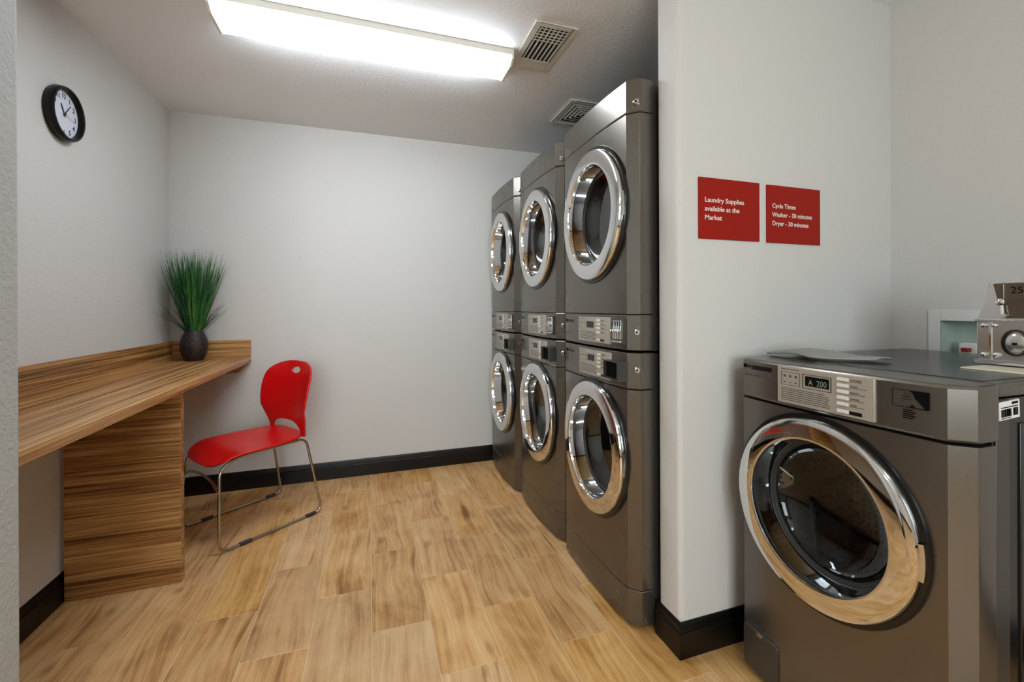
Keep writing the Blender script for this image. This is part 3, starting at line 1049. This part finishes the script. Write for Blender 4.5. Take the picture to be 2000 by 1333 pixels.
# ------------------------------------------------------------------ wall signs
def sign(x0, x1, z0, z1, lines, tx, tz, size, pitch, xs, label):
    s = box('wall_sign', 'sign', x0, x1, WY0 - 0.006, WY0 - 0.0002, z0, z1, None, 0.0008)
    tag(s, label, 'sign', 'red laundry room signs')
    for k, tline in enumerate(lines):
        me = text_mesh(tline, size, (lambda u, v, n, k=k: (tx + u, WY0 - 0.0062 - n, tz - k * pitch + v)), 0.0003, xs=xs, bold=0.0004)
        o = link('lettering', me, 'sign_edge', s)
sign(1.041, 1.303, 1.378, 1.584, ['Laundry Supplies', 'available at the', 'Market'], 1.064, 1.502, 0.0228, 0.0296, 1.09, 'red sign reading Laundry Supplies available at the Market')
sign(1.338, 1.597, 1.377, 1.583, ['Cycle Times', 'Washer - 30 minutes', 'Dryer - 30 minutes'], 1.361, 1.502, 0.0228, 0.0314, 0.99, 'red sign reading Cycle Times with washer and dryer minutes')

# ------------------------------------------------------------------ counter
ct = thing('laminate_counter', 'striped wood laminate counter with support panel along the left wall', 'counter', (0, 0, 0))
CZ = 0.843
box('worktop', 'lam_y', XL + 0.001, -0.724, LY1 + 0.001, YB - 0.001, CZ - 0.034, CZ, ct, 0.002)
bs = box('backsplash_board', 'lam_y', XL + 0.001, XL + 0.018, LY1 + 0.001, YB - 0.001, CZ, 0.952, None, 0.001)
tag(bs, 'long striped wood backsplash board along the left wall above the counter', 'backsplash')
bs = box('backsplash_board', 'lam_x', XL + 0.0185, -0.725, YB - 0.019, YB - 0.001, CZ, 0.952, None, 0.001)
tag(bs, 'short striped wood backsplash board on the back wall behind the vase', 'backsplash')
box('support_panel', 'lam_panel', XL + 0.016, -0.758, 2.152, 2.186, 0.001, CZ - 0.034, ct, 0.001)
MB().prism([(XL + 0.002, CZ - 0.034), (-0.730, CZ - 0.034), (-0.782, 0.752), (-0.792, 0.748), (XL + 0.002, 0.748)], 'y', YB - 0.05, YB - 0.002).build('wall_bracket', 'lam_x', ct)

# ------------------------------------------------------------------ vase with grass
pv = thing('potted_grass', 'dark bronze vase with tall green grass on the counter corner', 'plant', (-0.995, 3.022, CZ))
prof = [(0.044, 0.0), (0.048, 0.004), (0.060, 0.030), (0.069, 0.065), (0.071, 0.090), (0.067, 0.120), (0.057, 0.150), (0.047, 0.170), (0.045, 0.176), (0.040, 0.176), (0.038, 0.165)]
MB().lathe_z(prof, 0, 0, 48).build('vase', 'vase', pv, 50)
gr = MB()
rg = random.Random(21)
def blade(ang, tilt, L, w, curl, r0):
    d = Vector((math.cos(ang), math.sin(ang), 0))
    side = Vector((-math.sin(ang + rg.uniform(-0.8, 0.8)), math.cos(ang), 0)).normalized()
    base_ = d * r0 + Vector((0, 0, 0.16))
    rows = []
    n = 7
    p = base_.copy()
    th = tilt
    for k in range(n + 1):
        u = k / n
        ww = w * (1 - u) ** 0.45 * 0.5 + 0.0003
        rows.append([tuple(p - side * ww), tuple(p + side * ww)])
        th = tilt + curl * u
        p = p + (d * math.sin(th) + Vector((0, 0, 1)) * math.cos(th)) * (L / n)
    # keep every blade in front of both walls
    lim_x, lim_y = XL + 0.006 - (-0.995), YB - 0.006 - 3.022
    rows = [[(max(a[0], lim_x), min(a[1], lim_y), a[2]) for a in r] for r in rows]
    gr.sheet(rows)
for k in range(420):
    a = rg.uniform(0, 2 * PI)
    tl = 0.36 * rg.random() ** 0.8
    blade(a, tl, rg.uniform(0.33, 0.50) * (1 + 0.10 * tl), rg.uniform(0.0034, 0.0062), rg.uniform(-0.10, 0.06), rg.uniform(0.3, 1.0) * 0.036)
for k in range(64):
    a = rg.choice((rg.gauss(0.0, 0.5), rg.gauss(PI, 0.5), rg.uniform(0, 2 * PI)))
    blade(a, rg.uniform(0.50, 0.85), rg.uniform(0.17, 0.25), rg.uniform(0.0036, 0.0052), rg.uniform(0.05, 0.40), rg.uniform(0.02, 0.036))
go = gr.build('grass_blades', 'green', pv)
go['kind'] = 'stuff'
go['label'] = 'long thin green grass blades'

# ------------------------------------------------------------------ red chair
CA = math.atan2(0.616, 0.788)
chair = thing('stacking_chair', 'red plastic stacking chair with chrome sled legs beside the counter', 'chair', (-0.606, 2.656, 0), CA)
# local axes: +x backwards (away from the counter), +y to the far side
def seat_pt(a, s):
    z = 0.447
    if a < -0.13:
        q = (-0.13 - a) / 0.13
        z -= 0.045 * q ** 2 * (1 + 0.25 * (1 - (s / 0.21) ** 2))
    z -= 0.010 * (1 - min(1, (s / 0.2) ** 2)) * (1 - min(1, abs((a + 0.02) / 0.2)))
    z += 0.010 * max(0, (a - 0.10) / 0.1) ** 2
    return (a, s, z)
def seat_f(a, s):
    A0, A1 = -0.260, 0.205
    ac, ah = (A0 + A1) / 2, (A1 - A0) / 2
    hw = 0.214 - 0.02 * max(0, (a - 0.0) / 0.2)
    return 1 - (abs((a - ac) / ah) ** 4.5 + abs(s / hw) ** 4.5)
sv, sf = implicit_sheet(seat_f, -0.27, 0.22, 44, -0.23, 0.23, 40)
seat = MB().add([seat_pt(a, s) for a, s in sv], sf).build('seat', 'red', chair, 60)
md = seat.modifiers.new('thick', 'SOLIDIFY')
md.thickness = 0.010
md.offset = -1
def lerp_tab(tab, z):
    """smooth (Catmull-Rom) lookup"""
    if z <= tab[0][0]:
        return tab[0][1]
    for i in range(len(tab) - 1):
        (z0, w0), (z1, w1) = tab[i], tab[i + 1]
        if z <= z1:
            u = (z - z0) / (z1 - z0)
            za, wa = tab[max(i - 1, 0)]
            zb, wb_ = tab[min(i + 2, len(tab) - 1)]
            m0 = (w1 - wa) / (z1 - za) * (z1 - z0)
            m1 = (wb_ - w0) / (zb - z0) * (z1 - z0)
            return ((2 * u ** 3 - 3 * u * u + 1) * w0 + (u ** 3 - 2 * u * u + u) * m0 + (3 * u * u - 2 * u ** 3) * w1 + (u ** 3 - u * u) * m1)
    return tab[-1][1]
WT = [(0.43, 0.180), (0.47, 0.183), (0.50, 0.194), (0.54, 0.211), (0.60, 0.231), (0.66, 0.240), (0.72, 0.241), (0.77, 0.234), (0.81, 0.222), (0.85, 0.20)]
def back_f(s, z):
    w = lerp_tab(WT, z)
    zc, rz_, rs = 0.745, 0.095, w                # rounded top: superellipse cap above zc
    f = (w - abs(s)) * 4
    if z > zc:
        f = min(f, (1 - (((z - zc) / rz_) ** 2.4 + (abs(s) / rs) ** 2.8)) * 0.4)
    arch = (abs(s) / 0.150) ** 2.6 + (abs(z - 0.43) / 0.080) ** 2.6 - 1
    hole = math.hypot(s / 0.046, (z - 0.788) / 0.0185) - 1
    return min(f, arch * 0.15, hole * 0.03)
def back_pt(s, z):
    u = (z - 0.44) / 0.4
    a = 0.186 + 0.015 * u + 0.062 * u * u - 0.050 * (s / 0.235) ** 2 * min(1, max(0, (z - 0.46) / 0.12))
    return (a, s, z)
bv_, bf_ = implicit_sheet(back_f, -0.25, 0.25, 90, 0.437, 0.845, 84)
bk = MB().add([back_pt(s, z) for s, z in bv_], bf_).build('backrest', 'red', chair, 60)
md = bk.modifiers.new('thick', 'SOLIDIFY')
md.thickness = 0.010
md.offset = 0
def smooth_path(pts, r=0.05, n=6, closed=True):
    out = []
    L = len(pts)
    for i in range(L):
        p = Vector(pts[i])
        if not closed and i in (0, L - 1):
            out.append(p)
            continue
        a, c = Vector(pts[i - 1]), Vector(pts[(i + 1) % L])
        ra = min(r, (a - p).length * 0.45, (c - p).length * 0.45)
        p0 = p + (a - p).normalized() * ra
        p1 = p + (c - p).normalized() * ra
        for k in range(n + 1):
            t = k / n
            out.append(p0 * (1 - t) ** 2 + p * 2 * t * (1 - t) + p1 * t * t)
    return out
for s in (-1, 1):
    ys, yb = s * 0.186, s * 0.214
    pts = [(-0.252, yb, 0.0075), (-0.252, yb, 0.20), (-0.238, ys, 0.390), (-0.15, ys, 0.4265), (0.192, ys * 0.98, 0.4285), (0.265, yb, 0.0075)]
    fr_ = MB().tube(smooth_path(pts, 0.045, 6), 0.0072, 10, True).build('leg_frame', 'tube', chair, 60)
    for a0 in (-0.165, 0.17):
        MB().tube([(a0, yb, 0.0095), (a0 + 0.055, yb, 0.0095)], 0.0095, 12).build('glide', 'rubber', fr_, 50)
st_pts = [(-0.251, -0.208, 0.285), (-0.248, -0.13, 0.325), (-0.247, 0.0, 0.337), (-0.248, 0.13, 0.325), (-0.251, 0.208, 0.285)]
MB().tube(smooth_path(st_pts, 0.07, 5, False), 0.0062, 10).build('stretcher', 'tube', chair, 60)
for a0 in (-0.10, 0.12):
    MB().tube([(a0, -0.186, 0.4250), (a0, 0.186, 0.4250)], 0.006, 8).build('seat_bar', 'tube', chair, 60)

# ------------------------------------------------------------------ wall clock
ck = thing('wall_clock', 'round black wall clock with white face high on the left wall', 'clock', (XL, 2.168, 1.923))
MB().lathe_x([(0.55, 0.001), (0.99, 0.001), (1.03, 0.010), (1.02, 0.022), (1.0, 0.030), (0.975, 0.034), (0.91, 0.034), (0.885, 0.030), (0.875, 0.014)], 0, 0, 0.098, 0.104, 64).build('case', 'clock_case', ck, 40)
MB().lathe_x([(0.89, 0.013), (0.02, 0.0135)], 0, 0, 0.098, 0.104, 48, True).build('face', 'clock_face', ck)
def cmap(y0, z0, x):
    return lambda u, v, n: (x + n, y0 + u, z0 + v)
for k in range(1, 13):
    a = PI / 2 - k * PI / 6
    me = text_mesh(str(k), 0.027, cmap(0.067 * math.cos(a), 0.072 * math.sin(a) - 0.0095, 0.0140), 0.0002, align='CENTER', xs=0.92, bold=0.0003)
    link('numeral', me, 'ink', ck)
def hand(name, mat, hour_ang, L, w, x):
    a = PI / 2 - hour_ang
    d = Vector((0, math.cos(a), math.sin(a)))
    n_ = Vector((0, -math.sin(a), math.cos(a)))
    P = [d * -0.010 + n_ * w, d * -0.010 - n_ * w, d * L - n_ * w * 0.7, d * L + n_ * w * 0.7]
    mb = MB()
    mb.add([(x, p.y, p.z) for p in P] + [(x + 0.0012, p.y, p.z) for p in P], [(0, 1, 2, 3), (4, 7, 6, 5), (0, 4, 5, 1), (1, 5, 6, 2), (2, 6, 7, 3), (3, 7, 4, 0)])
    mb.build(name, mat, ck)
hand('hour_hand', 'ink', math.radians(332), 0.040, 0.0028, 0.0150)
hand('minute_hand', 'ink', math.radians(38), 0.056, 0.0018, 0.0165)
hand('second_hand', 'red_hand', math.radians(104), 0.060, 0.0006, 0.0180)
MB().lathe_x([(1.0, 0.0140), (1.0, 0.0195), (0.05, 0.0200)], 0, 0, 0.004, 0.004, 16, True).build('hub', 'ink', ck)

# ------------------------------------------------------------------ ceiling lamps
def ceiling_lamp(x, y, lampmat, label, rz=0.0):
    t = thing('ceiling_lamp', label, 'lamp', (x, y, CEIL), rz)
    hl, hw = 0.605, 0.098
    box('housing', 'fixture', -hl, hl, -hw, hw, -0.028, -0.0005, t, 0.001)
    pts = [(-hw + 0.002, -0.0285), (-hw + 0.002, -0.046), (-hw + 0.034, -0.066), (hw - 0.034, -0.066), (hw - 0.002, -0.046), (hw - 0.002, -0.0285)]
    MB().prism(pts, 'x', -hl + 0.004, hl - 0.004).build('diffuser', lampmat, t)
    ep = [(-hw - 0.003, -0.0005), (-hw - 0.003, -0.048), (-hw + 0.032, -0.069), (hw - 0.032, -0.069), (hw + 0.003, -0.048), (hw + 0.003, -0.0005)]
    for s in (-1, 1):
        MB().prism(ep, 'x', s * hl, s * (hl + 0.010)).build('end_cap', 'fixture', t)
    return t
ceiling_lamp(0.028, 2.005, 'lamp', 'long white fluorescent ceiling lamp with lit diffuser over the alcove')
ceiling_lamp(0.35, -0.9, 'lamp2', 'long fluorescent ceiling lamp in the lobby behind the viewer')

# ------------------------------------------------------------------ ceiling vents
v1 = thing('ceiling_vent', 'white ceiling vent with crossed louvres at the end of the lamp', 'vent', (0.766, 1.853, CEIL))
hx_, hy_ = 0.100, 0.176
fm = MB()
i0 = 0.026
for (a, b2, c, d) in ((-hx_, -hx_ + i0, -hy_, hy_), (hx_ - i0, hx_, -hy_, hy_), (-hx_ + i0, hx_ - i0, -hy_, -hy_ + i0), (-hx_ + i0, hx_ - i0, hy_ - i0, hy_)):
    fm.box(a, b2, c, d, -0.010, -0.0005)
fm.build('frame', 'vent', v1, None, 0.002)
box('duct', 'dark', -hx_ + i0, hx_ - i0, -hy_ + i0, hy_ - i0, -0.0012, -0.0006, v1)
for k in range(7):
    x = -hx_ + i0 + (2 * hx_ - 2 * i0) * (k + 0.5) / 7
    MB().prism([(x - 0.001, -0.0015), (x + 0.0015, -0.0095), (x + 0.0040, -0.0095), (x + 0.0015, -0.0015)], 'y', -hy_ + i0, hy_ - i0 - 0.055).build('slat', 'vent', v1)
for k in range(5):
    y = -hy_ + i0 + 0.010 + k * 0.020
    box('cross_slat', 'vent', -hx_ + i0, hx_ - i0, y, y + 0.005, -0.0098, -0.0085, v1)
for k in range(4):
    y = hy_ - i0 - 0.052 + k * 0.0135
    box('end_slat', 'vent', -hx_ + i0, hx_ - i0, y, y + 0.011, -0.0085 - 0.0004 * k, -0.0035, v1)
v2 = thing('ceiling_vent', 'square ceiling vent with nested louvres above the stacked dryers', 'vent', (1.272, 2.412, CEIL))
h2 = 0.160
fm = MB()
i0 = 0.030
for (a, b2, c, d) in ((-h2, -h2 + i0, -h2, h2), (h2 - i0, h2, -h2, h2), (-h2 + i0, h2 - i0, -h2, -h2 + i0), (-h2 + i0, h2 - i0, h2 - i0, h2)):
    fm.box(a, b2, c, d, -0.012, -0.0005)
fm.build('frame', 'vent', v2, None, 0.003)
box('duct', 'dark', -h2 + i0, h2 - i0, -h2 + i0, h2 - i0, -0.0012, -0.0006, v2)
for k in range(5):
    r1 = 0.120 - k * 0.024
    r0 = r1 - 0.007
    mb = MB()
    q = []
    for (r_, z) in ((r1, -0.004), (r0, -0.0115), (r0 - 0.003, -0.0115), (r1 - 0.003, -0.004)):
        q.append([(-r_, -r_, z), (r_, -r_, z), (r_, r_, z), (-r_, r_, z)])
    q.append(q[0])
    mb.sheet(q, True)
    mb.build('slat', 'vent', v2)
